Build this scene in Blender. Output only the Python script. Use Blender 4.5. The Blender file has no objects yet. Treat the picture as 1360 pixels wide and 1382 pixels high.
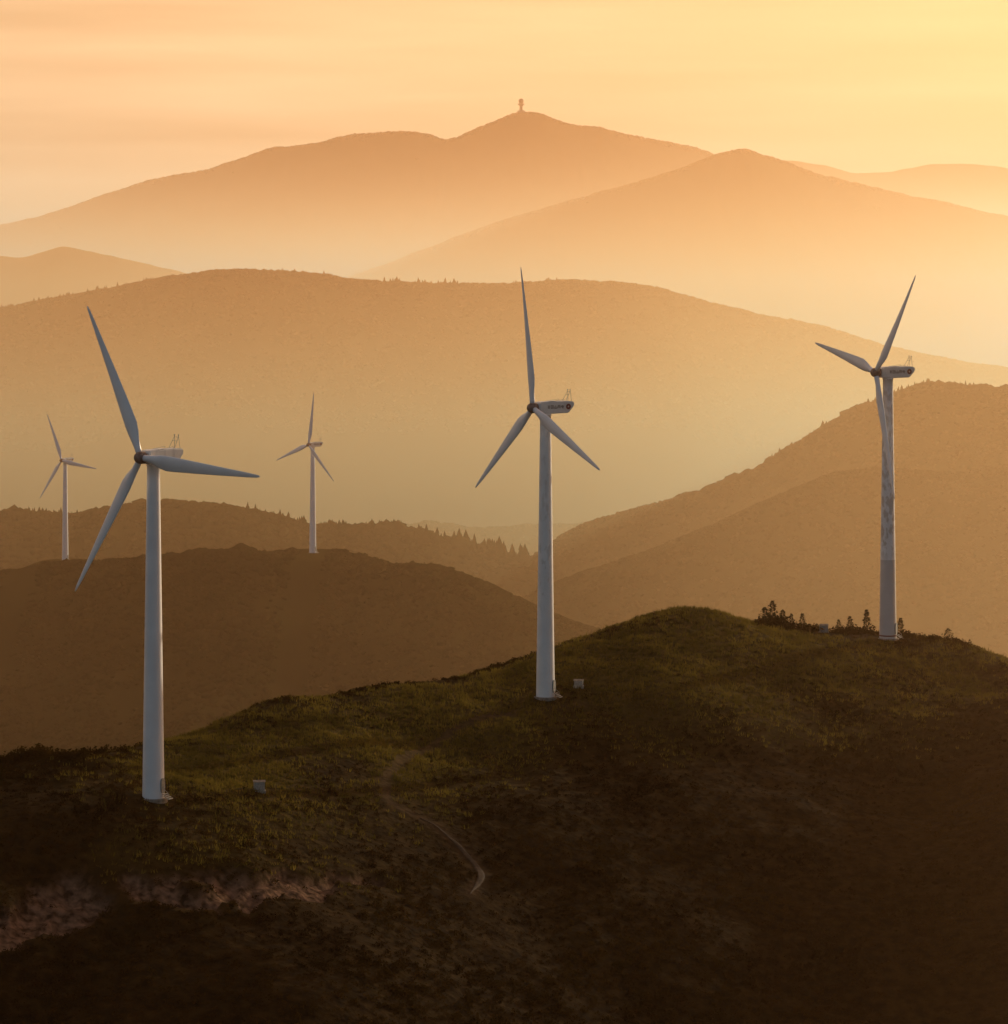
import bpy, bmesh, math
import numpy as np
from mathutils import Vector, Matrix, Euler
rng = np.random.default_rng(7)
scene = bpy.context.scene
COL = scene.collection
scene.view_settings.view_transform = 'Standard'
scene.view_settings.look = 'None'
scene.view_settings.exposure = 0

# ------------------------------------------------------------ survey helpers
F = 4400.0; HOR = 300.0; CAMZ = 400.0
def U(u, v, d):
    """bearing/elevation reading at ground distance d -> world metres"""
    return ((u - 680) / F * d, d, CAMZ - (v - HOR) / F * d)
def project(P):
    return 680 + F * P[:, 0] / P[:, 1], HOR - F * (P[:, 2] - CAMZ) / P[:, 1], P[:, 1]

def vnoise(x, y, s=0.0):
    xi = np.floor(x); yi = np.floor(y); fx = x - xi; fy = y - yi
    fx = fx * fx * (3 - 2 * fx); fy = fy * fy * (3 - 2 * fy)
    def h(i, j):
        n = np.sin(i * 127.1 + j * 311.7 + s * 74.7) * 43758.5453
        return n - np.floor(n)
    a = h(xi, yi); b = h(xi + 1, yi); c = h(xi, yi + 1); d = h(xi + 1, yi + 1)
    return (a * (1 - fx) + b * fx) * (1 - fy) + (c * (1 - fx) + d * fx) * fy
def fbm(x, y, s=0.0, o=4):
    t = 0; a = 0.5; n = 0
    for i in range(o):
        t = t + a * (vnoise(x * 2 ** i + i * 13.3, y * 2 ** i - i * 7.1, s + i) - 0.5) * 2
        n += a; a *= 0.5
    return t / n

def mesh_np(name, V, Fa, smooth=False):
    V = np.asarray(V, dtype=np.float32); Fa = np.asarray(Fa, dtype=np.int32)
    me = bpy.data.meshes.new(name); k = Fa.shape[1]
    me.vertices.add(len(V)); me.vertices.foreach_set('co', V.ravel())
    me.loops.add(Fa.size); me.loops.foreach_set('vertex_index', Fa.ravel())
    me.polygons.add(len(Fa))
    me.polygons.foreach_set('loop_start', np.arange(0, Fa.size, k, dtype=np.int32))
    me.polygons.foreach_set('loop_total', np.full(len(Fa), k, dtype=np.int32))
    me.update(calc_edges=True)
    if smooth: me.polygons.foreach_set('use_smooth', np.ones(len(Fa), dtype=bool))
    return me
def add(name, me, mat=None, parent=None, kind=None, label=None, category=None, group=None, loc=None):
    o = bpy.data.objects.new(name, me); COL.objects.link(o)
    if mat is not None and me is not None and len(me.materials) == 0: me.materials.append(mat)
    if parent: o.parent = parent
    if loc is not None: o.location = loc
    if kind: o["kind"] = kind
    if label: o["label"] = label
    if category: o["category"] = category
    if group: o["group"] = group
    return o
def grid_faces(ny, nx):
    i = np.arange(ny - 1)[:, None] * nx + np.arange(nx - 1)[None, :]
    i = i.ravel()
    return np.stack([i, i + 1, i + nx + 1, i + nx], 1)

# ------------------------------------------------------------ materials
def newmat(name):
    m = bpy.data.materials.new(name); m.use_nodes = True
    nt = m.node_tree; b = nt.nodes['Principled BSDF']
    return m, nt, b
def noise_mix(nt, scale, c1, c2, detail=5, lo=0.35, hi=0.65, coord='pos', vec=None):
    tex = nt.nodes.new('ShaderNodeTexNoise'); tex.inputs['Scale'].default_value = scale
    tex.inputs['Detail'].default_value = detail
    if vec is None:
        if coord == 'pos':
            g = nt.nodes.new('ShaderNodeNewGeometry'); vec = g.outputs['Position']
        else:
            g = nt.nodes.new('ShaderNodeTexCoord'); vec = g.outputs['Object']
    nt.links.new(vec, tex.inputs['Vector'])
    r = nt.nodes.new('ShaderNodeValToRGB')
    r.color_ramp.elements[0].position = lo; r.color_ramp.elements[1].position = hi
    r.color_ramp.elements[0].color = (*c1, 1); r.color_ramp.elements[1].color = (*c2, 1)
    nt.links.new(tex.outputs['Fac'], r.inputs['Fac'])
    return r.outputs['Color'], tex.outputs['Fac']
def simple(name, c1, c2, scale=3, rough=0.8, detail=5, metal=0, coord='pos', lo=.35, hi=.65):
    m, nt, b = newmat(name)
    c, f = noise_mix(nt, scale, c1, c2, detail, lo, hi, coord)
    nt.links.new(c, b.inputs['Base Color'])
    b.inputs['Roughness'].default_value = rough; b.inputs['Metallic'].default_value = metal
    b.inputs['Specular IOR Level'].default_value = 0.15 if rough > .7 else 0.4
    return m
def foliage(name, c1, c2, scale, trans=0.3, lo=.35, hi=.65, detail=3):
    m, nt, b = newmat(name)
    c, f = noise_mix(nt, scale, c1, c2, detail, lo, hi)
    nt.nodes.remove(b); b = nt.nodes.new('ShaderNodeBsdfDiffuse')
    nt.links.new(c, b.inputs['Color'])
    o = nt.nodes['Material Output'].inputs['Surface']
    if trans > 0:
        t = nt.nodes.new('ShaderNodeBsdfTranslucent'); nt.links.new(c, t.inputs['Color'])
        mx = nt.nodes.new('ShaderNodeMixShader'); mx.inputs[0].default_value = trans
        nt.links.new(b.outputs[0], mx.inputs[1]); nt.links.new(t.outputs[0], mx.inputs[2])
        nt.links.new(mx.outputs[0], o)
    else: nt.links.new(b.outputs[0], o)
    return m
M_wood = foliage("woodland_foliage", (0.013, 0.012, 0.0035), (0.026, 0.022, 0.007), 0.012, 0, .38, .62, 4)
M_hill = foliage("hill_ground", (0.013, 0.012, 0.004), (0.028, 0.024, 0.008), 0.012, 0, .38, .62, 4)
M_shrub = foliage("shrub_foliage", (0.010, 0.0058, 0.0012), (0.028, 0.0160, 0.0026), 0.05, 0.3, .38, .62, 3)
M_grass = foliage("grass_blades", (0.05, 0.040, 0.008), (0.13, 0.098, 0.018), 0.10, 0.5)
M_pine = foliage("pine_needles", (0.010, 0.012, 0.004), (0.028, 0.025, 0.007), 0.6, 0.15)
M_bark = simple("bark", (0.04, 0.025, 0.015), (0.09, 0.06, 0.04), 4)
M_ground = foliage("valley_ground", (0.02, 0.025, 0.01), (0.06, 0.05, 0.03), 0.004, 0)
M_dirt = simple("dirt", (0.015, 0.009, 0.005), (0.038, 0.023, 0.013), 1.2)
M_conc = simple("concrete", (0.14, 0.12, 0.10), (0.24, 0.21, 0.18), 2)
M_white = simple("turbine_white_paint", (0.60, 0.60, 0.65), (0.68, 0.68, 0.73), 0.35, 0.45, coord='obj', lo=.3, hi=.7)
M_nac = simple("nacelle_paint", (0.48, 0.48, 0.51), (0.60, 0.59, 0.61), 0.8, 0.5, coord='obj', lo=.3, hi=.7)
M_blade = simple("blade_gelcoat", (0.62, 0.62, 0.68), (0.70, 0.70, 0.76), 0.3, 0.4, coord='obj')
M_hub = simple("rusty_hub_paint", (0.12, 0.07, 0.055), (0.26, 0.18, 0.15), 2.5, 0.7, coord='obj')
M_red = simple("red_marking", (0.13, 0.03, 0.025), (0.17, 0.045, 0.035), 3, 0.5)
M_ink = simple("grey_lettering_paint", (0.06, 0.05, 0.05), (0.09, 0.07, 0.07), 3, 0.5)
M_steel = simple("galvanised_steel", (0.2, 0.2, 0.2), (0.32, 0.32, 0.32), 5, 0.5, metal=0.3)
M_cab = simple("cabinet_paint", (0.2, 0.2, 0.18), (0.32, 0.31, 0.28), 2, 0.6)
M_darkgrey = simple("dark_louvre", (0.03, 0.03, 0.03), (0.06, 0.06, 0.06), 5, 0.6)
M_radar = simple("radar_render", (0.1, 0.08, 0.07), (0.18, 0.15, 0.13), 0.5, 0.7)

def peeling(name, amount, strength, grey):
    m, nt, b = newmat(name)
    tc = nt.nodes.new('ShaderNodeTexCoord')
    base, _ = noise_mix(nt, 0.35, (0.6, 0.6, 0.64), (0.68, 0.68, 0.72), vec=tc.outputs['Object'])
    mp = nt.nodes.new('ShaderNodeMapping'); mp.inputs['Scale'].default_value = (1, 1, 0.45)
    nt.links.new(tc.outputs['Object'], mp.inputs['Vector'])
    mask, _ = noise_mix(nt, 1.1, (0, 0, 0), (1, 1, 1), 9, 0.55 - amount, 0.63 - amount, vec=mp.outputs['Vector'])
    sep = nt.nodes.new('ShaderNodeSeparateXYZ'); nt.links.new(tc.outputs['Object'], sep.inputs[0])
    rp = nt.nodes.new('ShaderNodeValToRGB')
    mr = nt.nodes.new('ShaderNodeMapRange'); mr.inputs['From Max'].default_value = 50
    nt.links.new(sep.outputs['Z'], mr.inputs['Value']); nt.links.new(mr.outputs[0], rp.inputs['Fac'])
    e = rp.color_ramp.elements
    e[0].position = 0.28; e[0].color = (0, 0, 0, 1); e[1].position = 0.36; e[1].color = (strength,)*3 + (1,)
    n = rp.color_ramp.elements.new(0.95); n.color = (strength * .6,)*3 + (1,)
    mu = nt.nodes.new('ShaderNodeMath'); mu.operation = 'MULTIPLY'
    nt.links.new(mask, mu.inputs[0]); nt.links.new(rp.outputs['Color'], mu.inputs[1])
    mix = nt.nodes.new('ShaderNodeMixRGB'); nt.links.new(mu.outputs[0], mix.inputs[0])
    nt.links.new(base, mix.inputs[1]); mix.inputs[2].default_value = (0.26, 0.2, 0.16, 1)
    gt = nt.nodes.new('ShaderNodeMath'); gt.operation = 'LESS_THAN'; gt.inputs[1].default_value = 14.8
    nt.links.new(sep.outputs['Z'], gt.inputs[0])
    mix2 = nt.nodes.new('ShaderNodeMixRGB'); mix2.blend_type = 'MULTIPLY'
    m3 = nt.nodes.new('ShaderNodeMath'); m3.operation = 'MULTIPLY'; m3.inputs[1].default_value = grey
    nt.links.new(gt.outputs[0], m3.inputs[0]); nt.links.new(m3.outputs[0], mix2.inputs[0])
    nt.links.new(mix.outputs[0], mix2.inputs[1]); mix2.inputs[2].default_value = (0.7, 0.66, 0.64, 1)
    nt.links.new(mix2.outputs[0], b.inputs['Base Color']); b.inputs['Roughness'].default_value = 0.5
    return m
M_peel = peeling("peeling_tower_paint", 0.07, 0.6, 1.0)
M_stain = peeling("stained_tower_paint", 0.0, 0.3, 0.0)

# ------------------------------------------------------------ foreground hill
cols = {
 -350: [(1382,405),(1200,430),(1080,455),(1045,480)],
 0: [(1382,418),(1200,447),(1085,468),(1032,490)],
 70: [(1382,420),(1200,450),(1085,468),(1014,492)],
 150: [(1382,421),(1200,451),(1090,470),(1018,505)],
 206: [(1382,422),(1200,452),(1120,466),(1077,478),(1030,503),(997,528)],
 350: [(1382,423),(1200,457),(1060,495),(1000,522),(952,548)],
 500: [(1382,430),(1200,470),(1060,513),(933,565)],
 620: [(1382,440),(1180,488),(1030,537),(916,580)],
 735: [(1382,452),(1100,515),(985,550),(940,564),(880,600)],
 830: [(1382,460),(1100,520),(950,562),(848,603)],
 930: [(1382,466),(1100,525),(930,566),(817,608)],
 1030: [(1382,471),(1100,530),(940,575),(843,615)],
 1110: [(1382,475),(1100,532),(920,585),(853,618)],
 1195: [(1382,478),(1100,535),(920,590),(861,613),(857,625)],
 1290: [(1382,478),(1100,535),(930,590),(869,615)],
 1360: [(1382,475),(1100,530),(940,580),(892,605)],
 1600: [(1382,470),(1100,520),(1000,560),(960,585)],
}
cp = []
for u, l in cols.items():
    pts = [U(u, v, d) for v, d in l]
    cp += pts
    x, y, z = pts[-1]
    cp += [(x, y + 60, z - 24), (x, y + 160, z - 80), (x, y + 300, z - 160)]
    x, y, z = pts[0]
    cp += [(x, y - 60, z - 30), (x, y - 140, z - 72)]
cp = np.array(cp); S = 100.0
CX = cp[:, :2] / S
def tps(r2): return np.where(r2 > 1e-12, 0.5 * r2 * np.log(r2 + 1e-12), 0)
r2 = ((CX[:, None] - CX[None]) ** 2).sum(-1); n = len(cp)
A = np.zeros((n + 3, n + 3)); A[:n, :n] = tps(r2) + np.eye(n) * 0.002
A[:n, n] = 1; A[:n, n + 1:] = CX; A[n, :n] = 1; A[n + 1:, :n] = CX.T
W = np.linalg.solve(A, np.concatenate([cp[:, 2], [0, 0, 0]]))
def rbf(x, y):
    out = np.zeros(x.shape).ravel(); xf = x.ravel() / S; yf = y.ravel() / S
    for k in range(0, len(xf), 20000):
        a = xf[k:k+20000]; b = yf[k:k+20000]
        q = (a[:, None] - CX[None, :, 0]) ** 2 + (b[:, None] - CX[None, :, 1]) ** 2
        out[k:k+20000] = tps(q) @ W[:n] + W[n] + W[n+1] * a + W[n+2] * b
    return out.reshape(x.shape)
pads = [U(206,1077,478), U(735,940,564), U(1195,861,613)]
gx = np.arange(-230, 250, 1.0); gy = np.arange(300, 860, 1.0)
GX, GY = np.meshgrid(gx, gy)
GZ = rbf(GX, GY)
padf = np.zeros_like(GX)
for p in pads: padf = np.maximum(padf, np.exp(-(((GX - p[0])**2 + (GY - p[1])**2) / 7.0**2)))
nz = 1.2 * fbm(GX / 22, GY / 22, 3, 4) + 0.4 * fbm(GX / 4, GY / 4, 9, 3)
front = np.clip((560 - GY) / 80, 0, 1)
nz += front * 1.3 * fbm(GX / 34, GY / 60, 17, 2)
kx, ky, kz = U(65, 1014, 490)
kn = np.exp(-(((GX - kx) / 14)**2 + ((GY - ky) / 10)**2))
nz += kn * (1.6 * np.abs(fbm(GX / 5, GY / 5, 5, 4)) * 2)
GZ = GZ + nz * (1 - padf)
def hz(x, y):
    fx = np.clip((np.asarray(x) - gx[0]), 0, len(gx) - 1.001); fy = np.clip((np.asarray(y) - gy[0]), 0, len(gy) - 1.001)
    i = fx.astype(int); j = fy.astype(int); a = fx - i; b = fy - j
    return (GZ[j, i]*(1-a) + GZ[j, i+1]*a)*(1-b) + (GZ[j+1, i]*(1-a) + GZ[j+1, i+1]*a)*b
GV = np.stack([GX.ravel(), GY.ravel(), GZ.ravel()], 1)
PU, PV, PD = project(GV)
def locate(u, v):
    q = (PU - u)**2 + (PV - v)**2 + np.where(PD > 640, 1e6, 0)
    near = np.where(q < 60)[0]
    i = near[np.argmin(PD[near])] if len(near) and PD[near].max() - PD[near].min() > 20 else np.argmin(q)
    return GV[i]
def crest_at(u, back=0):
    w = np.where((np.abs(PU - u) < 5) & (PD < 640) & (PD > 450))[0]
    i = w[np.argmin(PV[w])]; p = GV[i].copy(); p[1] -= back; return p
def seg_dist(x, y, pts):
    d = np.full(np.shape(x), 1e9)
    for (a, b) in zip(pts[:-1], pts[1:]):
        ax, ay = a[0], a[1]; bx, by = b[0] - ax, b[1] - ay
        t = np.clip(((x - ax) * bx + (y - ay) * by) / (bx*bx + by*by + 1e-9), 0, 1)
        d = np.minimum(d, np.hypot(x - ax - t * bx, y - ay - t * by))
    return d
path_pts = [locate(u, v) for u, v in [(690,958),(645,968),(612,985),(560,1012),(525,1045),(530,1078),(570,1105),(612,1132),(640,1158),(652,1182),(632,1204)]]
pad_road = [locate(u, v) for u, v in [(640,958),(690,957),(740,958),(790,950)]]
bank_pts = [locate(u, v) for u, v in [(-40,1250),(20,1238),(70,1225),(115,1205)]]
bank2_pts = [locate(u, v) for u, v in [(190,1192),(270,1205),(340,1197),(400,1192),(440,1190)]]
bank3_pts = [locate(u, v) for u, v in [(230,1178),(300,1184),(360,1178),(500,1186)]]
grass_c = [(300,985,14,1),(420,965,14,1),(500,950,12,1),(600,935,12,1),(450,1010,12,1),(400,1045,10,.8),(560,960,12,1),(690,905,8,1),(350,1020,10,1),
           (820,870,14,1),(900,835,12,1),(960,835,12,1),(1000,850,14,1),(900,880,14,.8),(1060,870,10,.8),(1270,872,14,1),(1340,893,14,1),(1200,868,8,.8),(240,1040,8,.8),
           (1150,940,20,.3),(950,930,18,.35),(760,1000,16,.3),(1260,940,18,.35),(600,1060,14,.3),(320,1095,12,.3),(480,1110,14,.22),(90,1050,10,.2),(180,1150,7,.3),(320,1150,8,.35),(420,1155,8,.35)]
gc = [(locate(u, v), r, a) for u, v, r, a in grass_c]
def grass_mask(x, y):
    m = 0
    for p, r, a in gc: m = m + a * np.exp(-((x - p[0])**2 + (y - p[1])**2) / (r * 1.1)**2)
    return np.clip(np.minimum(m, 1.0) * (.95 + 1.2 * fbm(x / 14, y / 14, 21, 3)) - 0.06, 0, 1)
def bank_mask(x, y):
    nn = fbm(x / 3.5, y / 3.5, 31, 4)
    m = np.clip((4.6 + 3 * nn - seg_dist(x, y, bank_pts)) / .9, 0, 1) + np.clip((3.0 + 3 * nn - seg_dist(x, y, bank2_pts)) / .9, 0, 1)
    return np.clip(m + np.clip((1.6 + 3 * nn - seg_dist(x, y, bank3_pts)) / .9, 0, 1), 0, 1)
def path_mask(x, y):
    return np.clip((1.5 - seg_dist(x, y, path_pts)) / 0.8, 0, 1)
bm_ = bank_mask(GX, GY)
GZ -= bm_ * (1.2 + 2.0 * np.abs(fbm(GX / 2.6, GY / 5, 41, 4)))
GV[:, 2] = GZ.ravel()
me = mesh_np("hillside", GV, grid_faces(len(gy), len(gx)), True)
ca = me.color_attributes.new("cover", 'FLOAT_COLOR', 'POINT')
cc = np.ones((len(GV), 4), dtype=np.float32)
cc[:, 0] = grass_mask(GX, GY).ravel(); cc[:, 1] = bm_.ravel()
cc[:, 2] = np.clip(path_mask(GX, GY) * .6 + np.clip((1.6 - seg_dist(GX, GY, pad_road)) / 1.5, 0, 1) * .45, 0, 1).ravel()
ca.data.foreach_set('color', cc.ravel())
m, nt, b = newmat("hillside_cover")
at = nt.nodes.new('ShaderNodeVertexColor'); at.layer_name = "cover"
sp = nt.nodes.new('ShaderNodeSeparateColor'); nt.links.new(at.outputs['Color'], sp.inputs[0])
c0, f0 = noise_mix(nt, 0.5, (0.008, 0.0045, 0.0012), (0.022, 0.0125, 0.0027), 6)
c1, _ = noise_mix(nt, 0.6, (0.026, 0.020, 0.005), (0.06, 0.043, 0.010), 6)
c2, f2 = noise_mix(nt, 0.8, (0.022, 0.013, 0.008), (0.15, 0.088, 0.058), 9)
c3, _ = noise_mix(nt, 0.9, (0.026, 0.016, 0.009), (0.055, 0.034, 0.019), 6)
last = c0
for ch, c in (('Red', c1), ('Green', c2), ('Blue', c3)):
    mx = nt.nodes.new('ShaderNodeMixRGB'); nt.links.new(sp.outputs[ch], mx.inputs[0])
    nt.links.new(last, mx.inputs[1]); nt.links.new(c, mx.inputs[2]); last = mx.outputs[0]
nt.links.new(last, b.inputs['Base Color']); b.inputs['Roughness'].default_value = 0.95
b.inputs['Specular IOR Level'].default_value = 0.02
bp = nt.nodes.new('ShaderNodeBump'); bp.inputs['Distance'].default_value = 0.6; bp.inputs['Strength'].default_value = 0.8
nt.links.new(f2, bp.inputs['Height']); nt.links.new(bp.outputs[0], b.inputs['Normal'])
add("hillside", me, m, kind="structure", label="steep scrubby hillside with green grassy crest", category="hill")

def ribbon(pts, w, lift):
    P = np.array(pts)[:, :2]; L = np.concatenate([[0], np.cumsum(np.hypot(*np.diff(P, axis=0).T))])
    s = np.linspace(0, L[-1], int(L[-1] / 0.8) + 2)
    x = np.interp(s, L, P[:, 0]); y = np.interp(s, L, P[:, 1])
    for _ in range(12):
        x[1:-1] = (x[:-2] + x[2:] + 2*x[1:-1]) / 4; y[1:-1] = (y[:-2] + y[2:] + 2*y[1:-1]) / 4
    tx = np.gradient(x); ty = np.gradient(y); l = np.hypot(tx, ty); nx_, ny_ = -ty / l, tx / l
    offs = np.linspace(-.5, .5, 7)
    V = []
    for o in offs:
        ww = w * (1 + 0.6 * fbm(s / 3, s * 0 + o * 3, 50)) * np.clip(s / 25, 0.05, 1) * np.clip((L[-1] - s) / 9, .08, 1)
        xx = x + nx_ * o * ww; yy = y + ny_ * o * ww
        V.append(np.stack([xx, yy, hz(xx, yy) + lift - 0.25 * (abs(o) == .5)], 1))
    V = np.array(V).reshape(-1, 3)
    return mesh_np("dirt_path", V, grid_faces(7, len(s)), True)
add("dirt_path", ribbon(path_pts[6:], 2.6, 0.08), M_dirt, kind="structure", label="narrow dirt track curving down the slope", category="path")

# ------------------------------------------------------------ foliage templates
def leaf_clump(nl, size, flat=0.8, seed=0):
    r = np.random.default_rng(seed)
    V = []
    for i in range(nl):
        d = r.normal(size=3); d /= np.linalg.norm(d); d[2] = abs(d[2])
        c = d * np.array([1, 1, flat]) * r.uniform(.45, 1.0)
        a = r.normal(size=3); a /= np.linalg.norm(a); b2 = np.cross(a, r.normal(size=3)); b2 /= np.linalg.norm(b2)
        s = size * r.uniform(.6, 1.3)
        V += [c - b2 * s * .5, c + b2 * s * .5, c + a * s]
    V = np.array(V); Fa = np.arange(len(V)).reshape(-1, 3)
    return V, Fa
def ico(sub, jit, seed, sx=1, sz=1):
    bm = bmesh.new(); bmesh.ops.create_icosphere(bm, subdivisions=sub, radius=1)
    r = np.random.default_rng(seed)
    V = np.array([v.co[:] for v in bm.verts]); Fa = np.array([[v.index for v in f.verts] for f in bm.faces])
    bm.free()
    V = V * (1 + r.uniform(-jit, jit, (len(V), 1))) * np.array([sx, sx, sz])
    V[:, 2] += sz * .7
    return V, Fa
def conifer(seed, tiers=4, seg=7):
    r = np.random.default_rng(seed); V = []; Fa = []
    for t in range(tiers):
        z0 = 0.15 + t * 0.85 / tiers * 1.9; z1 = z0 + 0.95; rad = 0.8 * (1 - t / (tiers + .6))
        b0 = len(V)
        for k in range(seg):
            a = 2 * math.pi * (k + r.uniform(-.3, .3)) / seg; q = rad * r.uniform(.6, 1.25)
            V.append((q * math.cos(a), q * math.sin(a), z0 + r.uniform(-.15, .1)))
        V.append((0, 0, z1))
        for k in range(seg): Fa.append((b0 + k, b0 + (k + 1) % seg, b0 + seg))
    return np.array(V), np.array(Fa)
def scatter(temps, P, sc, name, sz=None, smooth=False):
    r = np.random.default_rng(11); idx = r.integers(0, len(temps), len(P)); VV = []; FF = []; off = 0
    ang = r.uniform(0, 2*math.pi, len(P)); szz = sc if sz is None else sz
    for k, (V, Fa) in enumerate(temps):
        w = np.where(idx == k)[0]
        if len(w) == 0: continue
        c = np.cos(ang[w])[:, None]; s = np.sin(ang[w])[:, None]
        X = V[None, :, 0]*c - V[None, :, 1]*s; Y = V[None, :, 0]*s + V[None, :, 1]*c
        Z = np.repeat(V[None, :, 2], len(w), 0)
        out = np.stack([X*sc[w][:, None] + P[w, 0][:, None], Y*sc[w][:, None] + P[w, 1][:, None], Z*szz[w][:, None] + P[w, 2][:, None]], -1)
        VV.append(out.reshape(-1, 3))
        FF.append((Fa[None] + (np.arange(len(w)) * len(V))[:, None, None] + off).reshape(-1, 3)); off += len(w) * len(V)
    return mesh_np(name, np.concatenate(VV), np.concatenate(FF), smooth)

# shrubs
N = 36000
y = rng.uniform(408, 655, N); x = rng.uniform(-1, 1, N) * y * 0.168
gm = grass_mask(x, y); keep = rng.uniform(size=N) > gm * 0.8
keep &= bank_mask(x, y) < rng.uniform(0.05, 1.08, N)
keep &= seg_dist(x, y, path_pts[6:]) > rng.uniform(1.0, 1.7, N)
keep &= seg_dist(x, y, path_pts) > rng.uniform(0, 1.9, N)
keep &= seg_dist(x, y, pad_road) > 1.4
for p in pads: keep &= np.hypot(x - p[0], y - p[1]) > 3.2
x = x[keep]; y = y[keep]; gm = gm[keep]
cl = fbm(x / 12, y / 12, 61, 3)
sc = rng.uniform(.35, .85, len(x)) * (1 + .8 * np.clip(cl, -.5, 1)) * (1 - .4 * gm)
bx = []
for (u0, u1, n_, s0, s1) in ((1026,1068,60,.9,1.8),(1034,1056,18,1.8,2.8),(1062,1105,34,.8,2.0),(1105,1120,5,.5,.9),(1120,1185,46,.6,1.8),(1205,1235,16,.7,1.6),(1235,1262,12,.5,1.2),(1262,1315,30,.6,1.6),(640,720,34,.5,1.1),(0,140,90,.7,1.8),(160,200,14,.6,1.3),(780,870,20,.4,.8)):
    for _ in range(n_):
        p = crest_at(rng.uniform(u0, u1), rng.uniform(-1, 3)); bx.append((p[0] + rng.normal() * .5, p[1], rng.uniform(s0, s1)))
bx = np.array(bx)
bx = bx[np.hypot(bx[:, 0] - pads[2][0], bx[:, 1] - pads[2][1]) > 3]
x = np.concatenate([x, bx[:, 0]]); y = np.concatenate([y, bx[:, 1]]); sc = np.concatenate([sc, bx[:, 2]])
P = np.stack([x, y, hz(x, y) - 0.15], 1)
temps = [leaf_clump(46, .28, .95, s) for s in range(6)]
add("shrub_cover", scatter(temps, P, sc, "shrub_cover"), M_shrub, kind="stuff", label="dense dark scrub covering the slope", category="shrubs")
# grass
N = 100000
y = rng.uniform(440, 650, N); x = rng.uniform(-1, 1, N) * y * 0.168
gm = grass_mask(x, y); keep = rng.uniform(size=N) < (gm - .04) * 0.95
keep &= seg_dist(x, y, path_pts) > .8
keep &= bank_mask(x, y) < .3
for p in pads: keep &= np.hypot(x - p[0], y - p[1]) > 1.9
x = x[keep]; y = y[keep]
def tuft(seed):
    r = np.random.default_rng(seed); V = []
    for i in range(7):
        a = r.uniform(0, 6.28); c = np.array([r.normal() * .4, r.normal() * .4, 0]); t = np.array([math.cos(a), math.sin(a), 0])
        l = np.array([r.normal() * .3, r.normal() * .3, r.uniform(.6, 1.2)])
        V += [c - t * .12, c + t * .12, c + l]
    V = np.array(V); return V, np.arange(len(V)).reshape(-1, 3)
P = np.stack([x, y, hz(x, y) - 0.05], 1)
add("grass", scatter([tuft(s) for s in range(5)], P, rng.uniform(.35, .8, len(x)), "grass"), M_grass, kind="stuff", label="tall green grass on the sunlit crest", category="grass")

# ------------------------------------------------------------ distant hills
def hill(objname, crest, d, label, front=900, back=600, fs=0.28, bs=0.3, amp=18, seed=1, nx=420, curve=0, rough=1.0, spur=120, ext=500, lower=0.0, flats=()):
    pts = [U(u, v, d + curve * ((u - 680) / 680)) for u, v in crest]
    xs = np.array([p[0] for p in pts]); zs = np.array([p[2] for p in pts]) - lower; ys = np.array([p[1] for p in pts])
    x0, x1 = xs[0] - ext, xs[-1] + ext
    X = np.linspace(x0, x1, nx)
    s0 = 0.06
    zc = np.interp(X, xs, zs) - s0 * np.clip(xs[0] - X, 0, None) - s0 * np.clip(X - xs[-1], 0, None)
    ker = np.hanning(9); ker /= ker.sum(); zp = np.pad(zc, 4, mode='edge'); zc = np.convolve(zp, ker, 'valid')
    yc = np.interp(X, xs, ys) + 0.02 * d * fbm(X / (d * .08), X * 0, seed + 4, 3)
    pxm = d / F
    zc = zc + rough * pxm * 1.6 * fbm(X / (pxm * 22), X * 0 + seed, seed + 9, 4)
    tt = np.concatenate([-front * (np.linspace(1, 0, 90) ** 1.4), back * np.linspace(0, 1, 40)[1:] ** 1.3])
    T, XX = np.meshgrid(tt, X, indexing='ij')
    at_ = np.abs(T)
    sl = np.where(T < 0, fs, bs)
    soft = 25.0 * d / 1500
    drop = sl * (np.sqrt(at_**2 + soft**2) - soft)
    nse = fbm(XX / spur, T / (spur * 1.8), seed + 20, 5)
    rid = 1 - 2 * np.abs(fbm(XX / (spur * .8), T / (spur * 2.4), seed + 33, 4))
    Z = zc[None] - drop * (1 + 0.4 * nse) - amp * (1 - np.exp(-at_ / (spur * .9))) * (0.75 - 0.7 * nse - .5 * rid)
    Y = yc[None] + T
    for (fx, fy, fz) in flats:
        g_ = np.exp(-(((XX - fx) / 28)**2 + ((Y - fy) / 45)**2) ** 2); Z = Z * (1 - g_) + fz * g_
        lim = CAMZ + (fz - CAMZ) / fy * Y - .2
        wgt = np.exp(-((XX - fx) / 16) ** 4) * (Y < fy)
        Z = Z * (1 - wgt) + np.minimum(Z, lim) * wgt
    Z = np.maximum(Z, 80)
    V = np.stack([XX.ravel(), Y.ravel(), Z.ravel()], 1)
    me = mesh_np(objname, V, grid_faces(len(tt), nx), True)
    add(objname, me, M_hill, kind="structure", label=label, category="hill")
    return dict(X=X, tt=tt, Z=Z, yc=yc, d=d, curve=curve)
def on_hill(H, x, t):
    X = H['X']; tt = H['tt']
    fi = np.interp(x, X, np.arange(len(X))); fj = np.interp(t, tt, np.arange(len(tt)))
    i = np.clip(fi.astype(int), 0, len(X) - 2); j = np.clip(fj.astype(int), 0, len(tt) - 2); a = fi - i; b = fj - j; Z = H['Z']
    z = (Z[j, i]*(1-a) + Z[j, i+1]*a)*(1-b) + (Z[j+1, i]*(1-a) + Z[j+1, i+1]*a)*b
    return np.interp(x, X, H['yc']) + t, z
TBf = [ico(1, .25, s, 1, .8) for s in range(8)]; TC = [conifer(s) for s in range(6)]
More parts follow.
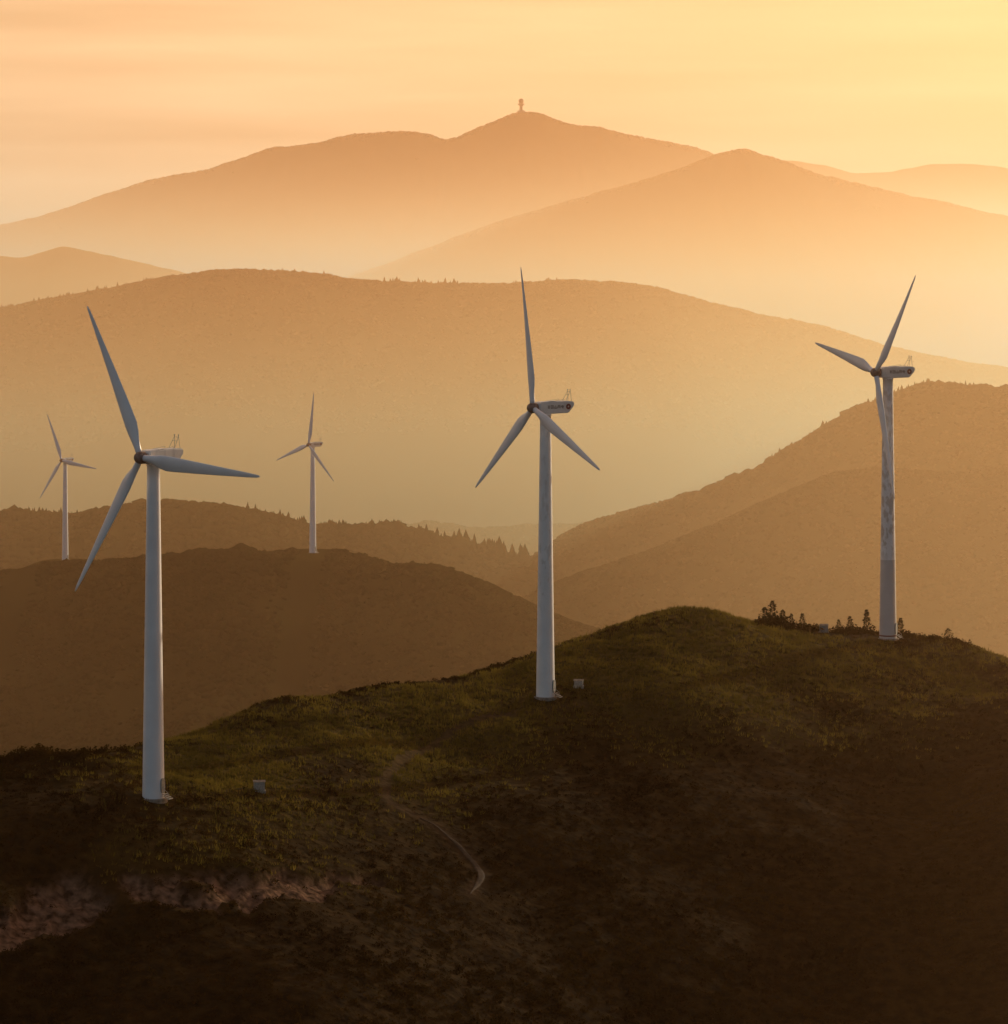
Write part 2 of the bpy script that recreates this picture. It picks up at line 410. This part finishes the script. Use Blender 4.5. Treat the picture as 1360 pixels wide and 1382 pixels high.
def woods(H, n, tf, tb, size, crestn=0, con=(), big=(), avoid=(), label="wooded slope seen as dark mass in haze"):
    d = H['d']; xm = d * 0.172
    x = rng.uniform(-xm, xm, n); t = rng.uniform(-tf, tb, n)
    dn = fbm(x / (size * 12), t / (size * 12), 77, 3); k = dn > -0.6; x = x[k]; t = t[k]
    if crestn:
        x = np.concatenate([x, rng.uniform(-xm, xm, crestn)]); t = np.concatenate([t, rng.normal(0, size * 2.0, crestn)])
    ex_ = np.ones(len(x))
    for (u0, u1, n_, s1) in big:
        c_ = rng.uniform(u0, u1, max(2, n_ // 6)); uu = rng.choice(c_, n_) + rng.normal(0, 6, n_)
        x = np.concatenate([x, (uu - 680) / F * (d + H['curve'] * ((uu - 680) / 680))]); t = np.concatenate([t, rng.normal(0, size, n_)]); ex_ = np.concatenate([ex_, rng.uniform(1, s1, n_)])
    y, z = on_hill(H, x, t)
    k = np.ones(len(x), bool)
    for (ax, ay) in avoid: k &= ~((np.abs(x - ax) < 7) & (y > ay - 260) & (y < ay + 20))
    x, y, z, t, ex_ = x[k], y[k], z[k], t[k], ex_[k]
    sc = size * rng.uniform(.45, .9, len(x)) * (1 + .6 * fbm(x / (size*9), t / (size*9), 5, 3)) * ex_
    P = np.stack([x, y, z - sc * .35], 1)
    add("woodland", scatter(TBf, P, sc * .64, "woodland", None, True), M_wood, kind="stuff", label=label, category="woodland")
    cx = []; cs = []
    for (u0, u1, n_, s0, s1) in con:
        c_ = rng.uniform(u0, u1, max(2, n_ // 5))
        uu = np.where(rng.uniform(size=n_) < .7, rng.choice(c_, n_) + rng.normal(0, 4, n_), rng.uniform(u0, u1, n_))
        dd = d + H['curve'] * ((uu - 680) / 680)
        cx.append((uu - 680) / F * dd); cs.append(s0 + (s1 - s0) * rng.uniform(0, 1, n_) ** 2)
    if cx:
        cx = np.concatenate(cx); cs = np.concatenate(cs); ct = rng.normal(-1, size, len(cx)); y, z = on_hill(H, cx, ct)
        P = np.stack([cx, y, z - .6], 1)
        add("conifer_wood", scatter(TC, P, cs * rng.uniform(.28, .5, len(cs)), "conifer_wood", cs * .36), M_wood, kind="stuff", label="pointed conifers standing along the ridge", category="woodland")

TP = [U(88,757,1618), U(422,746,1507)]
B = hill("wooded_hill", [(-200,790),(0,768),(60,755),(100,756),(200,745),(260,741),(320,733),(360,738),(420,749),(500,752),(590,757),(650,780),(700,800),(760,822),(830,845),(1000,900)],
         1480, "dark scrub covered hill with a rounded top", fs=.26, bs=.11, seed=2, spur=90, amp=22, lower=2.0, flats=TP, nx=700)
woods(B, 19000, 330, 40, 3.2, crestn=1500, con=((180,260,12,2.5,5),(540,680,16,2.5,5)), big=((180,360,80,2.2),(540,700,70,2.2)), avoid=[(p[0], p[1]) for p in TP])
C = hill("wooded_hill", [(-200,700),(0,692),(50,692),(110,692),(170,680),(240,673),(320,681),(400,702),(440,714),(520,712),(560,724),(640,742),(700,752),(760,782),(830,835),(1000,900)],
         1950, "hazy ridge fringed with small conifers", fs=.28, bs=.3, seed=3, spur=140, amp=16, lower=2.0)
woods(C, 9000, 260, 20, 5.0, crestn=1800, con=((0,180,60,3,7),(340,430,40,3,8),(430,570,130,4,10),(570,760,120,4,14)), big=((0,240,80,2.0),(430,760,220,2.4)))
D = hill("wooded_hill", [(-100,800),(300,750),(450,735),(520,712),(580,704),(640,713),(700,708),(760,706),(850,700),(950,720),(1100,780)],
         2500, "low hazy ridge in the valley", fs=.28, seed=4, spur=150, lower=2)
woods(D, 4000, 250, 20, 5, crestn=900)
E = hill("wooded_hill", [(600,820),(700,762),(745,728),(770,712),(820,694),(890,674),(950,656),(1010,632),(1070,597),(1120,567),(1180,540),(1250,514),(1300,520),(1360,521),(1480,505),(1700,520)],
         2050, "large scrubby hill rising into golden haze", fs=.27, seed=5, spur=130, amp=30, curve=-100, lower=2.0)
woods(E, 16000, 420, 20, 4.0, crestn=1800, con=((930,1130,40,3,7),(1150,1360,80,3,7)), big=((900,1360,160,2.2),))
E2 = hill("wooded_hill", [(560,850),(700,808),(760,780),(880,742),(980,702),(1060,664),(1130,636),(1200,628),(1280,640),(1360,630),(1480,600),(1700,620)],
         1780, "shadowed spur of the hazy hill", fs=.3, seed=6, spur=100, amp=20, curve=-20, lower=1.5)
woods(E2, 15000, 330, 20, 3.4, crestn=900)
Fh = hill("misty_ridge", [(-200,440),(0,415),(60,403),(150,385),(230,370),(300,361),(400,363),(470,373),(560,379),(640,381),(740,375),(830,376),(880,383),(940,401),(1030,423),(1120,441),(1200,466),(1290,485),(1360,492),(1600,530)],
         3300, "long wooded ridge half sunk in golden mist", fs=.3, seed=7, spur=220, amp=42, front=1000, lower=3)
woods(Fh, 8000, 420, 20, 5.5, crestn=2600, con=((0,240,80,4,8),(380,450,16,4,8),(500,620,40,5,10),(690,760,16,4,7)))
G = hill("distant_ridge", [(-300,345),(0,346),(30,349),(85,331),(150,346),(230,363),(300,385),(450,430)], 4600, "pale distant ridge in thick haze", fs=.3, seed=8, spur=300, amp=20)
H_ = hill("distant_mountain", [(350,420),(560,340),(700,288),(800,260),(870,241),(930,221),(965,208),(1005,198),(1050,213),(1100,233),(1200,256),(1280,273),(1360,291),(1600,330)],
         5400, "hazy mountain shoulder with smooth crest", fs=.32, seed=9, spur=280, amp=70, front=1400, lower=3)
woods(H_, 10, 200, 20, 7, crestn=3500)
I_ = hill("distant_mountain", [(-300,345),(0,303),(60,290),(130,266),(200,244),(280,229),(330,213),(370,200),(430,194),(480,182),(530,177),(575,178),(603,191),(640,176),(680,157),(703,149),(735,154),(770,168),(800,168),(850,181),(900,189),(940,196),(970,209),(1100,262),(1300,330)],
         6800, "broad misty mountain topped by a small tower", fs=.34, seed=10, spur=340, amp=95, front=1700, lower=3)
woods(I_, 10, 200, 20, 8, crestn=4000)
J = hill("distant_mountain", [(900,270),(1000,235),(1060,216),(1110,223),(1150,234),(1200,233),(1250,223),(1300,221),(1360,228),(1600,240)],
         8300, "faint far mountain in bright haze", fs=.34, seed=12, spur=500, amp=40, front=1500)
gm_ = mesh_np("ground", [(-30000,-12000,70),(30000,-12000,70),(30000,45000,70),(-30000,45000,70)], [[0,1,2,3]])
add("ground", gm_, M_ground, kind="structure", label="wide valley floor hidden in haze", category="ground")

# ------------------------------------------------------------ mesh builders
def from_bm(name, bm, smooth=True):
    me = bpy.data.meshes.new(name); bm.to_mesh(me); bm.free()
    for p in me.polygons: p.use_smooth = smooth
    return me
def lathe(prof, seg=32, cap=True):
    bm = bmesh.new(); rings = []
    for r, z in prof:
        rings.append([bm.verts.new((r*math.cos(2*math.pi*k/seg), r*math.sin(2*math.pi*k/seg), z)) for k in range(seg)])
    for a, b_ in zip(rings[:-1], rings[1:]):
        for k in range(seg): bm.faces.new((a[k], a[(k+1) % seg], b_[(k+1) % seg], b_[k]))
    if cap:
        bm.faces.new(rings[-1]); bm.faces.new(rings[0][::-1])
    return bm
def box(bm, c, s, rot=None, bev=0):
    r = bmesh.ops.create_cube(bm, size=1); vs = r['verts']
    M = Matrix.Translation(c) @ (rot.to_matrix().to_4x4() if rot else Matrix.Identity(4)) @ Matrix.Diagonal((*s, 1))
    bmesh.ops.transform(bm, matrix=M, verts=vs)
    if bev:
        es = list({e for v in vs for e in v.link_edges})
        bmesh.ops.bevel(bm, geom=es, offset=bev, segments=2, affect='EDGES')
def rod(bm, a, b_, r, seg=8):
    a = Vector(a); b_ = Vector(b_); d = b_ - a
    q = d.to_track_quat('Z', 'Y')
    bmesh.ops.create_cone(bm, cap_ends=True, segments=seg, radius1=r, radius2=r, depth=d.length,
        matrix=Matrix.Translation((a + b_) / 2) @ q.to_matrix().to_4x4())

# tower
prof = [(1.62 + .02, -1.5)]
for k in range(0, 25):
    z = 48.6 * k / 24; prof.append((1.62 - .68 * z / 48.6, z))
prof += [(1.02, 48.62), (1.02, 49.0)]
tower_me = from_bm("tower", lathe(prof, 40)); tower_stain = tower_me.copy(); tower_peel = tower_me.copy()
tower_me.materials.append(M_white); tower_stain.materials.append(M_stain); tower_peel.materials.append(M_peel)
bm = bmesh.new()
for (w, h, yy, th) in ((.5, 1.1, -1.60, .12), (.4, .98, -1.68, .06)):
    vs = []
    for k in range(24):
        a = 2*math.pi*k/24; vs.append((w*math.copysign(abs(math.cos(a))**.6, math.cos(a)), h*math.copysign(abs(math.sin(a))**.6, math.sin(a)) + 1.9))
    f0_ = [bm.verts.new((x_, yy - th, z_)) for x_, z_ in vs]; f1_ = [bm.verts.new((x_, yy + th, z_)) for x_, z_ in vs]
    bm.faces.new(f0_)
    for k in range(24): bm.faces.new((f0_[k], f0_[(k+1) % 24], f1_[(k+1) % 24], f1_[k]))
for k in range(4): box(bm, (0, -2.0 - .3 * (3 - k), .1 + .2 * k), (1.1, .28, .1))
rod(bm, (-.55, -2.0, .8), (-.55, -2.9, .1), .03); rod(bm, (-.55, -1.9, 1.7), (-.55, -2.9, 1.0), .03); rod(bm, (-.55, -2.9, 0), (-.55, -2.9, 1.0), .03)
door_me = from_bm("door", bm, False); door_me.materials.append(M_steel)
fnd = from_bm("foundation", lathe([(2.1, -1.5), (2.1, .0), (2.0, .06), (1.7, .08), (1.7, .05)], 24, False), False); fnd.materials.append(M_conc)
redband = from_bm("warning_band", lathe([(1.615, .45), (1.638, .45), (1.633, .7), (1.61, .7)], 40, False), False); redband.materials.append(M_red)

# nacelle
bm = bmesh.new()
side = [(-1.7, -1.0), (-1.7, .9), (-1.1, 1.06), (4.4, 1.06), (5.25, .9), (5.25, .2), (4.1, -1.02), (.8, -1.08)]
W2 = 1.04
L_ = [bm.verts.new((-W2, y_, z_)) for y_, z_ in side]; R_ = [bm.verts.new((W2, y_, z_)) for y_, z_ in side]
bm.faces.new(L_); bm.faces.new(R_[::-1])
for k in range(len(side)): bm.faces.new((L_[k], R_[k], R_[(k+1) % len(side)], L_[(k+1) % len(side)]))
bmesh.ops.recalc_face_normals(bm, faces=bm.faces)
bmesh.ops.bevel(bm, geom=list(bm.edges), offset=.16, segments=3, affect='EDGES')
box(bm, (0, 1.2, 1.08), (1.1, 1.5, .14), bev=.03)
for yy in (-.3, 1.5, 3.3): box(bm, (0, yy, 0.0), (2.12, .05, 1.9))
nac_me = from_bm("nacelle", bm, False); nac_me.materials.append(M_nac)
bm = bmesh.new()
for k in range(5): box(bm, (0, 5.27, .26 + .11 * k), (1.4, .05, .06))
louv_me = from_bm("rear_louvre", bm, False); louv_me.materials.append(M_darkgrey)
bm = bmesh.new()
for sx in (-.6, .6):
    rod(bm, (sx, 3.7, 1.0), (sx * .7, 4.7, 2.7), .035); rod(bm, (sx, 4.9, .9), (sx * .7, 4.75, 2.7), .035)
    rod(bm, (sx * .7, 4.72, 2.6), (sx * .7, 4.72, 2.95), .045)
    bmesh.ops.create_uvsphere(bm, u_segments=8, v_segments=6, radius=.11, matrix=Matrix.Translation((sx * .7, 4.72, 2.95)))
rod(bm, (-.5, 4.45, 2.1), (.5, 4.45, 2.1), .03); rod(bm, (-.42, 4.72, 2.65), (.42, 4.72, 2.65), .03)
for sx in (-.9, .9):
    rod(bm, (sx, .2, 1.0), (sx, 3.2, 1.34), .025); rod(bm, (sx, .2, .95), (sx, .2, 1.15), .025); rod(bm, (sx, 3.2, .95), (sx, 3.2, 1.34), .025)
mast_me = from_bm("weather_mast", bm, False); mast_me.materials.append(M_steel)
def emblem(sx):
    bm = bmesh.new(); seg = 28; x_ = sx * 1.068
    prev = None
    for r_ in (.50, .34, .32, .14):
        ring = [bm.verts.new((x_ + sx * (.004 if r_ in (.34, .32) else 0), 4.0 + r_*math.cos(2*math.pi*k/seg), .1 + r_*math.sin(2*math.pi*k/seg))) for k in range(seg)]
        if prev:
            for k in range(seg): bm.faces.new((prev[k], prev[(k+1) % seg], ring[(k+1) % seg], ring[k]))
        prev = ring
    me = from_bm("emblem", bm, False); me.materials.append(M_red); return me
glyphs = [[(0,.9,1,.9),(.5,1,.5,0),(0,.5,1,.5),(.1,.1,.9,.1)], [(0,0,0,1),(0,1,1,1),(1,1,1,0),(0,0,1,0),(.5,.8,.5,.2),(.2,.5,.8,.5)],
          [(.5,0,.5,1),(0,0,0,.6),(1,0,1,.6),(0,0,1,0)], [(0,1,1,1),(.1,1,.0,0),(.9,1,1,0),(.3,.7,.7,.2),(.7,.7,.3,.2)],
          [(0,.4,1,.4),(0,.8,1,.8),(0,.4,0,.8),(1,.4,1,.8),(.5,1,.5,0),(.5,0,1,.05)]]
def lettering(sx):
    bm = bmesh.new()
    for gi, g in enumerate(glyphs):
        for (a0, b0, a1, b1) in g:
            s_ = .5; oy = -.2 + gi * .68
            if sx < 0: oy = 3.02 - gi * .68
            p0 = Vector((sx * 1.075, oy + (a0 if sx > 0 else 1 - a0) * s_, -.14 + b0 * s_)); p1 = Vector((sx * 1.075, oy + (a1 if sx > 0 else 1 - a1) * s_, -.14 + b1 * s_))
            dd = (p1 - p0).normalized(); nn = Vector((0, -dd.z, dd.y)) * .045
            bm.faces.new([bm.verts.new(q) for q in (p0 - nn, p1 - nn, p1 + nn, p0 + nn)])
    me = from_bm("lettering", bm, False); me.materials.append(M_ink); return me
marks = [("emblem", emblem(1)), ("emblem", emblem(-1)), ("lettering", lettering(1)), ("lettering", lettering(-1))]
bmh = lathe([(.7, -.8), (.9, -.5), (.92, 0), (.86, .4), (.7, .75), (.42, .98), (.15, 1.06)], 24)
bmesh.ops.rotate(bmh, verts=bmh.verts, cent=(0, 0, 0), matrix=Matrix.Rotation(math.radians(90), 3, 'X'))
hub_me = from_bm("rotor_hub", bmh); hub_me.materials.append(M_hub)
secs = [(.5, .95, .95, 0), (1.3, .97, .95, 0), (2.4, 1.3, .85, .08), (3.8, 1.95, .7, .22), (5.2, 2.3, .62, .30), (7, 2.2, .55, .28), (10, 1.92, .45, .25),
        (13, 1.62, .36, .22), (16, 1.32, .28, .18), (19, 1.0, .2, .13), (22, .7, .13, .08), (23.8, .46, .08, .05), (24.5, .2, .03, .02)]
def make_blade(pitch):
    bm = bmesh.new(); rings = []; K = 16
    for (z_, ch, tk, off) in secs:
        tw = math.radians(pitch) + math.radians(6 * max(0, 1 - z_ / 18)); ring = []
        for k in range(K):
            a = 2*math.pi*k/K; cx = math.cos(a); sn = math.sin(a)
            air = 1.0 if z_ < 2 else (1 - .55 * max(0, cx))
            X_ = cx * ch / 2 + off; Y_ = sn * tk / 2 * air
            xr_ = X_ * math.cos(tw) - Y_ * math.sin(tw); yr_ = X_ * math.sin(tw) + Y_ * math.cos(tw)
            ring.append(bm.verts.new((xr_, yr_ - .0007 * z_**2, z_)))
        rings.append(ring)
    for a, b_ in zip(rings[:-1], rings[1:]):
        for k in range(K): bm.faces.new((a[k], a[(k+1) % K], b_[(k+1) % K], b_[k]))
    bm.faces.new(rings[-1]); bm.faces.new(rings[0][::-1])
    bmesh.ops.recalc_face_normals(bm, faces=bm.faces)
    me = from_bm("blade", bm); me.materials.append(M_blade); return me
blade_a = make_blade(3); blade_b = make_blade(-6)

def turbine(loc, c, phi, label, tow, blade_me, height=50.0, mk=True):
    e = bpy.data.objects.new("wind_turbine", None); COL.objects.link(e); e.empty_display_size = 3
    e.location = loc; yaw = -math.acos(c); e.rotation_euler = (0, 0, yaw)
    e["label"] = label; e["category"] = "wind turbine"; e["group"] = "white wind turbines on the hills"
    t = add("tower", tow, parent=e)
    if tow is tower_peel:
        t["label"] = "tower with brown peeling paint and greyer lower section"; add("warning_band", redband, parent=t)
    d_ = add("door", door_me, parent=t); d_.rotation_euler = (0, 0, -yaw + 1.1)
    add("foundation", fnd, parent=e)
    nc = add("nacelle", nac_me, parent=e, loc=(0, 0, height))
    for nm, mm in [("rear_louvre", louv_me), ("weather_mast", mast_me)] + (marks if mk else []): add(nm, mm, parent=nc)
    hb = add("rotor_hub", hub_me, parent=e, loc=(0, -2.55, height))
    for k in range(3):
        bl = add("blade", blade_me, parent=hb); bl.rotation_euler = (0, math.radians(90 - (phi + 120 * k)), 0)
    return e
def base(u, v, d):
    x, y, z = U(u, v, d); return (x, y, float(hz(x, y)))
turbine(base(207,1077,478), .77, 116.5, "white three bladed wind turbine beside a cabinet on grassy knoll", tower_me, blade_a, mk=False)
turbine(base(736,940,564), .50, 98, "white wind turbine with round emblem below a green hilltop", tower_stain, blade_b)
turbine(base(1198,861,613), .37, 49, "white wind turbine with peeling tower paint on hill crest", tower_peel, blade_b)
for (u, v, d, c, phi) in ((88,757,1618,.80,113), (422,746,1507,.68,80)):
    turbine(U(u, v, d), c, phi, "small hazy wind turbine standing behind a wooded ridge", tower_me, blade_a)

def cabinet(p, w, h, dp, rot, label):
    e = bpy.data.objects.new("transformer_cabinet", None); COL.objects.link(e); e.location = (p[0], p[1], float(hz(p[0], p[1]))); e.rotation_euler = (0, 0, rot)
    e["label"] = label; e["category"] = "electrical cabinet"; e["group"] = "transformer cabinets beside turbines"
    bm = bmesh.new(); box(bm, (0, 0, h/2 + .15), (w, dp, h), bev=.03); box(bm, (0, 0, -.1), (w + .3, dp + .3, .5)); add("housing", from_bm("housing", bm, False), M_cab, parent=e)
    bm = bmesh.new()
    vs = [bm.verts.new(q) for q in ((-w/2-.12, -dp/2-.12, h+.16), (w/2+.12, -dp/2-.12, h+.16), (w/2+.12, dp/2+.12, h+.16), (-w/2-.12, dp/2+.12, h+.16), (-w/2-.12, 0, h+.38), (w/2+.12, 0, h+.38))]
    for f in ((0,1,5,4), (3,4,5,2), (0,4,3), (1,2,5), (0,3,2,1)): bm.faces.new([vs[i] for i in f])
    add("cabinet_roof", from_bm("cabinet_roof", bm, False), M_conc, parent=e)
    for sx in (-.25, .25):
        bm = bmesh.new(); box(bm, (sx * w, -dp/2 - .02, h/2 + .2), (w * .42, .04, h * .8), bev=.01)
        for k in range(4): box(bm, (sx * w, -dp/2 - .05, h*.7 + k*.07), (w * .25, .03, .03))
        add("door", from_bm("door", bm, False), M_steel, parent=e)
cabinet(locate(352, 1062), 1.6, 1.3, 1.2, .15, "small grey metal cabinet in grass beside a turbine")
cabinet(locate(782, 920), 1.5, .9, 1.1, -.1, "low pale cabinet on slope near a turbine")
cabinet(crest_at(1110, 4), 1.4, 1.3, 1.1, .3, "pale glinting cabinet among shrubs on the crest")

def pine(u, h, seed, wid=.26, back=1.5, label="small dark conifer on the grassy hill crest"):
    p = crest_at(u, back); r = np.random.default_rng(seed)
    e = bpy.data.objects.new("pine_tree", None); COL.objects.link(e); e.location = (p[0], p[1], float(hz(p[0], p[1])) - .1)
    e["label"] = label; e["category"] = "tree"; e["group"] = "small conifers on the crest"
    add("trunk", from_bm("trunk", lathe([(h*.022, 0), (h*.016, h*.4), (h*.006, h*.97)], 8)), M_bark, parent=e)
    V = []
    side_b = r.uniform(.5, 1.5, 8)
    for i in range(int(420)):
        a = r.uniform(0, 6.283); f = r.uniform(.08, 1) ** .9
        rad = wid * h * (1.02 - f) ** .8 * r.uniform(.25, 1.1) * (1 + .35 * math.sin(f * 24 + 2 * math.sin(a))) * side_b[int(a / 6.284 * 8)]
        c = np.array([rad*math.cos(a), rad*math.sin(a), f*h]); o = np.array([math.cos(a), math.sin(a), r.uniform(-.5, .5)])
        s = h * .06 * r.uniform(.6, 1.4); q = np.cross(o, r.normal(size=3)); q /= np.linalg.norm(q)
        V += [c - q*s*.4, c + q*s*.4, c + o*s*1.3]
    V = np.array(V); add("crown", mesh_np("crown", V, np.arange(len(V)).reshape(-1, 3)), M_pine, parent=e)
for i, (u, h, w) in enumerate([(1033,3.8,.36),(1043,5.0,.3),(1055,3.8,.45),(1070,3.0,.4),(1086,3.4,.35),(1132,2.7,.4),(1147,3.4,.3),(1172,4.6,.22),(1214,3.6,.28),(1279,2.6,.5)]):
    pine(u, h, i, w, 1.0 + (i % 3))

rx, ry = U(703, 149, 6800)[:2]
yy, zz = on_hill(I_, np.array([rx]), np.array([0.0]))
e = bpy.data.objects.new("radar_tower", None); COL.objects.link(e); e.location = (rx, float(yy[0]), float(zz[0]) + 1)
e["label"] = "dark radar tower with round dome on the mountain peak"; e["category"] = "tower"
add("shaft", from_bm("shaft", lathe([(8, -6), (8, 3), (3.4, 3.1), (3.2, 13), (6.3, 14.5), (6.5, 16)], 16), False), M_radar, parent=e)
add("platform", from_bm("platform", lathe([(7.2, 16), (7.2, 17), (4.2, 17), (4.2, 18.6)], 20), False), M_radar, parent=e)
bm = bmesh.new(); bmesh.ops.create_uvsphere(bm, u_segments=20, v_segments=12, radius=5.4, matrix=Matrix.Translation((0, 0, 22.6)))
add("radar_dome", from_bm("radar_dome", bm), M_radar, parent=e)

# ------------------------------------------------------------ haze volume
bm = bmesh.new(); box(bm, (0, 4200, 410), (8000, 9400, 740))
fog_me = from_bm("haze", bm, False)
m = bpy.data.materials.new("golden_haze"); m.use_nodes = True; nt = m.node_tree; nt.nodes.clear()
out = nt.nodes.new('ShaderNodeOutputMaterial'); vs = nt.nodes.new('ShaderNodeVolumeScatter')
vs.inputs['Anisotropy'].default_value = 0.5
g = nt.nodes.new('ShaderNodeNewGeometry'); sp = nt.nodes.new('ShaderNodeSeparateXYZ'); nt.links.new(g.outputs['Position'], sp.inputs[0])
def math_(op, a, b_=None, c_=None):
    q = nt.nodes.new('ShaderNodeMath'); q.operation = op
    for i, v in enumerate((a, b_, c_)):
        if v is None: continue
        if isinstance(v, (int, float)): q.inputs[i].default_value = v
        else: nt.links.new(v, q.inputs[i])
    return q.outputs[0]
def hexp(z0, h, zmin):
    return math_('EXPONENT', math_('MULTIPLY', math_('SUBTRACT', math_('MAXIMUM', sp.outputs['Z'], zmin), z0), -1 / h))
def ramp(ax, a, b_, lo, hi):
    mr = nt.nodes.new('ShaderNodeMapRange'); mr.interpolation_type = 'SMOOTHSTEP'
    mr.inputs['From Min'].default_value = a; mr.inputs['From Max'].default_value = b_
    mr.inputs['To Min'].default_value = lo; mr.inputs['To Max'].default_value = hi
    nt.links.new(sp.outputs[ax], mr.inputs['Value']); return mr.outputs[0]
mul = lambda *a: a[0] if len(a) == 1 else math_('MULTIPLY', a[0], mul(*a[1:]))
nearx = math_('ADD', 1.0, mul(ramp('X', 0, 100, 0, 3.4), ramp('Y', 600, 1300, 1, 0)))
base_d = mul(ramp('Y', 420, 1100, 2.4e-5, 1.35e-4), nearx, ramp('Y', 2500, 4500, 1.0, .52))
valley = mul(hexp(250, 66, 235), ramp('Y', 1500, 2900, 0, 1.9e-3))
right_d = mul(hexp(250, 140, 210), ramp('Y', 750, 1400, 0, 1), ramp('X', -100, 240, 1.0e-4, 6.4e-4), ramp('Y', 2300, 3200, 1, 0))
farv = mul(hexp(350, 60, 320), ramp('Y', 3400, 4800, 0, 1.1e-3))
den = base_d
for q in (valley, right_d, farv): den = math_('ADD', den, q)
nt.links.new(den, vs.inputs['Density']); nt.links.new(vs.outputs[0], out.inputs['Volume'])
try: m.cycles.volume_step_rate = 1.6
except Exception as ex_: print(ex_)
cm0 = nt.nodes.new('ShaderNodeMixRGB'); nt.links.new(ramp('Y', 1700, 2600, 0, 1), cm0.inputs[0])
cm0.inputs[1].default_value = (1, .56, .275, 1); cm0.inputs[2].default_value = (1, .52, .27, 1)
cm = nt.nodes.new('ShaderNodeMixRGB'); nt.links.new(ramp('Y', 3600, 5200, 0, 1), cm.inputs[0])
nt.links.new(cm0.outputs[0], cm.inputs[1]); cm.inputs[2].default_value = (.84, .54, .36, 1)
nt.links.new(cm.outputs[0], vs.inputs['Color'])
add("haze", fog_me, m, kind="structure", label="golden morning haze filling the valleys", category="haze")

# ------------------------------------------------------------ light
EL = math.radians(13); AZ = math.radians(42)
w = bpy.data.worlds.new("World"); scene.world = w; w.use_nodes = True; nt = w.node_tree
bg = nt.nodes['Background']; sky = nt.nodes.new('ShaderNodeTexSky'); sky.sky_type = 'NISHITA'
sky.sun_disc = False; sky.sun_elevation = EL; sky.sun_rotation = AZ; sky.dust_density = 5; sky.air_density = 1.5; sky.altitude = 300
tc = nt.nodes.new('ShaderNodeTexCoord'); sp2 = nt.nodes.new('ShaderNodeSeparateXYZ'); nt.links.new(tc.outputs['Generated'], sp2.inputs[0])
def mrange(src, a, b_, lo=0, hi=1):
    mr = nt.nodes.new('ShaderNodeMapRange'); mr.interpolation_type = 'SMOOTHSTEP'
    mr.inputs['From Min'].default_value = a; mr.inputs['From Max'].default_value = b_
    mr.inputs['To Min'].default_value = lo; mr.inputs['To Max'].default_value = hi
    nt.links.new(src, mr.inputs['Value']); return mr.outputs[0]
tint = nt.nodes.new('ShaderNodeMixRGB'); nt.links.new(mrange(sp2.outputs['Y'], -.35, .35), tint.inputs[0])
tint.inputs[1].default_value = (.9, .9, .95, 1); tint.inputs[2].default_value = (.88, .56, .45, 1)
tm = nt.nodes.new('ShaderNodeVectorMath'); tm.operation = 'MULTIPLY'; nt.links.new(sky.outputs[0], tm.inputs[0]); nt.links.new(tint.outputs[0], tm.inputs[1])
mrX = nt.nodes.new('ShaderNodeMapRange'); mrX.inputs['From Min'].default_value = -0.16; mrX.inputs['From Max'].default_value = 0.16
nt.links.new(sp2.outputs['X'], mrX.inputs['Value'])
cr = nt.nodes.new('ShaderNodeValToRGB'); cr.color_ramp.elements[0].color = (5.5, 3.4, 1.9, 1); cr.color_ramp.elements[1].color = (3.9, 2.3, 1.2, 1)
nt.links.new(mrX.outputs[0], cr.inputs['Fac'])
mp = nt.nodes.new('ShaderNodeMapping'); mp.inputs['Scale'].default_value = (3, 3, 44); mp.inputs['Location'].default_value = (0, 0, .35); nt.links.new(tc.outputs['Generated'], mp.inputs['Vector'])
tx = nt.nodes.new('ShaderNodeTexNoise'); tx.inputs['Scale'].default_value = 1.6; tx.inputs['Detail'].default_value = 4; nt.links.new(mp.outputs[0], tx.inputs['Vector'])
mrN = nt.nodes.new('ShaderNodeMapRange'); mrN.inputs['From Min'].default_value = .3; mrN.inputs['From Max'].default_value = .7
mrN.inputs['To Min'].default_value = .72; mrN.inputs['To Max'].default_value = 1.26; nt.links.new(tx.outputs['Fac'], mrN.inputs['Value'])
mm_ = nt.nodes.new('ShaderNodeMath'); mm_.operation = 'MULTIPLY'; nt.links.new(mrange(sp2.outputs['Y'], -.35, .75), mm_.inputs[0]); nt.links.new(mrN.outputs[0], mm_.inputs[1])
mc = nt.nodes.new('ShaderNodeVectorMath'); mc.operation = 'SCALE'; nt.links.new(cr.outputs[0], mc.inputs[0]); nt.links.new(mm_.outputs[0], mc.inputs['Scale'])
ad = nt.nodes.new('ShaderNodeVectorMath'); ad.operation = 'ADD'; nt.links.new(tm.outputs[0], ad.inputs[0]); nt.links.new(mc.outputs[0], ad.inputs[1])
nt.links.new(ad.outputs[0], bg.inputs[0]); bg.inputs[1].default_value = 0.12
sl = bpy.data.lights.new("sun", 'SUN'); sl.energy = 5; sl.angle = math.radians(.5); sl.color = (1, .68, .4)
so = bpy.data.objects.new("sun", sl); COL.objects.link(so)
sv = Vector((math.sin(AZ)*math.cos(EL), math.cos(AZ)*math.cos(EL), math.sin(EL)))
so.rotation_euler = sv.to_track_quat('Z', 'Y').to_euler()

cam = bpy.data.cameras.new("camera"); co = bpy.data.objects.new("camera", cam); COL.objects.link(co)
cam.sensor_width = 36; cam.sensor_fit = 'HORIZONTAL'; cam.lens = F / 1360 * 36; cam.shift_y = -(691 - HOR) / 1360
co.location = (0, 0, CAMZ); co.rotation_euler = (math.pi / 2, 0, 0)
cam.clip_start = 1; cam.clip_end = 60000
scene.camera = co
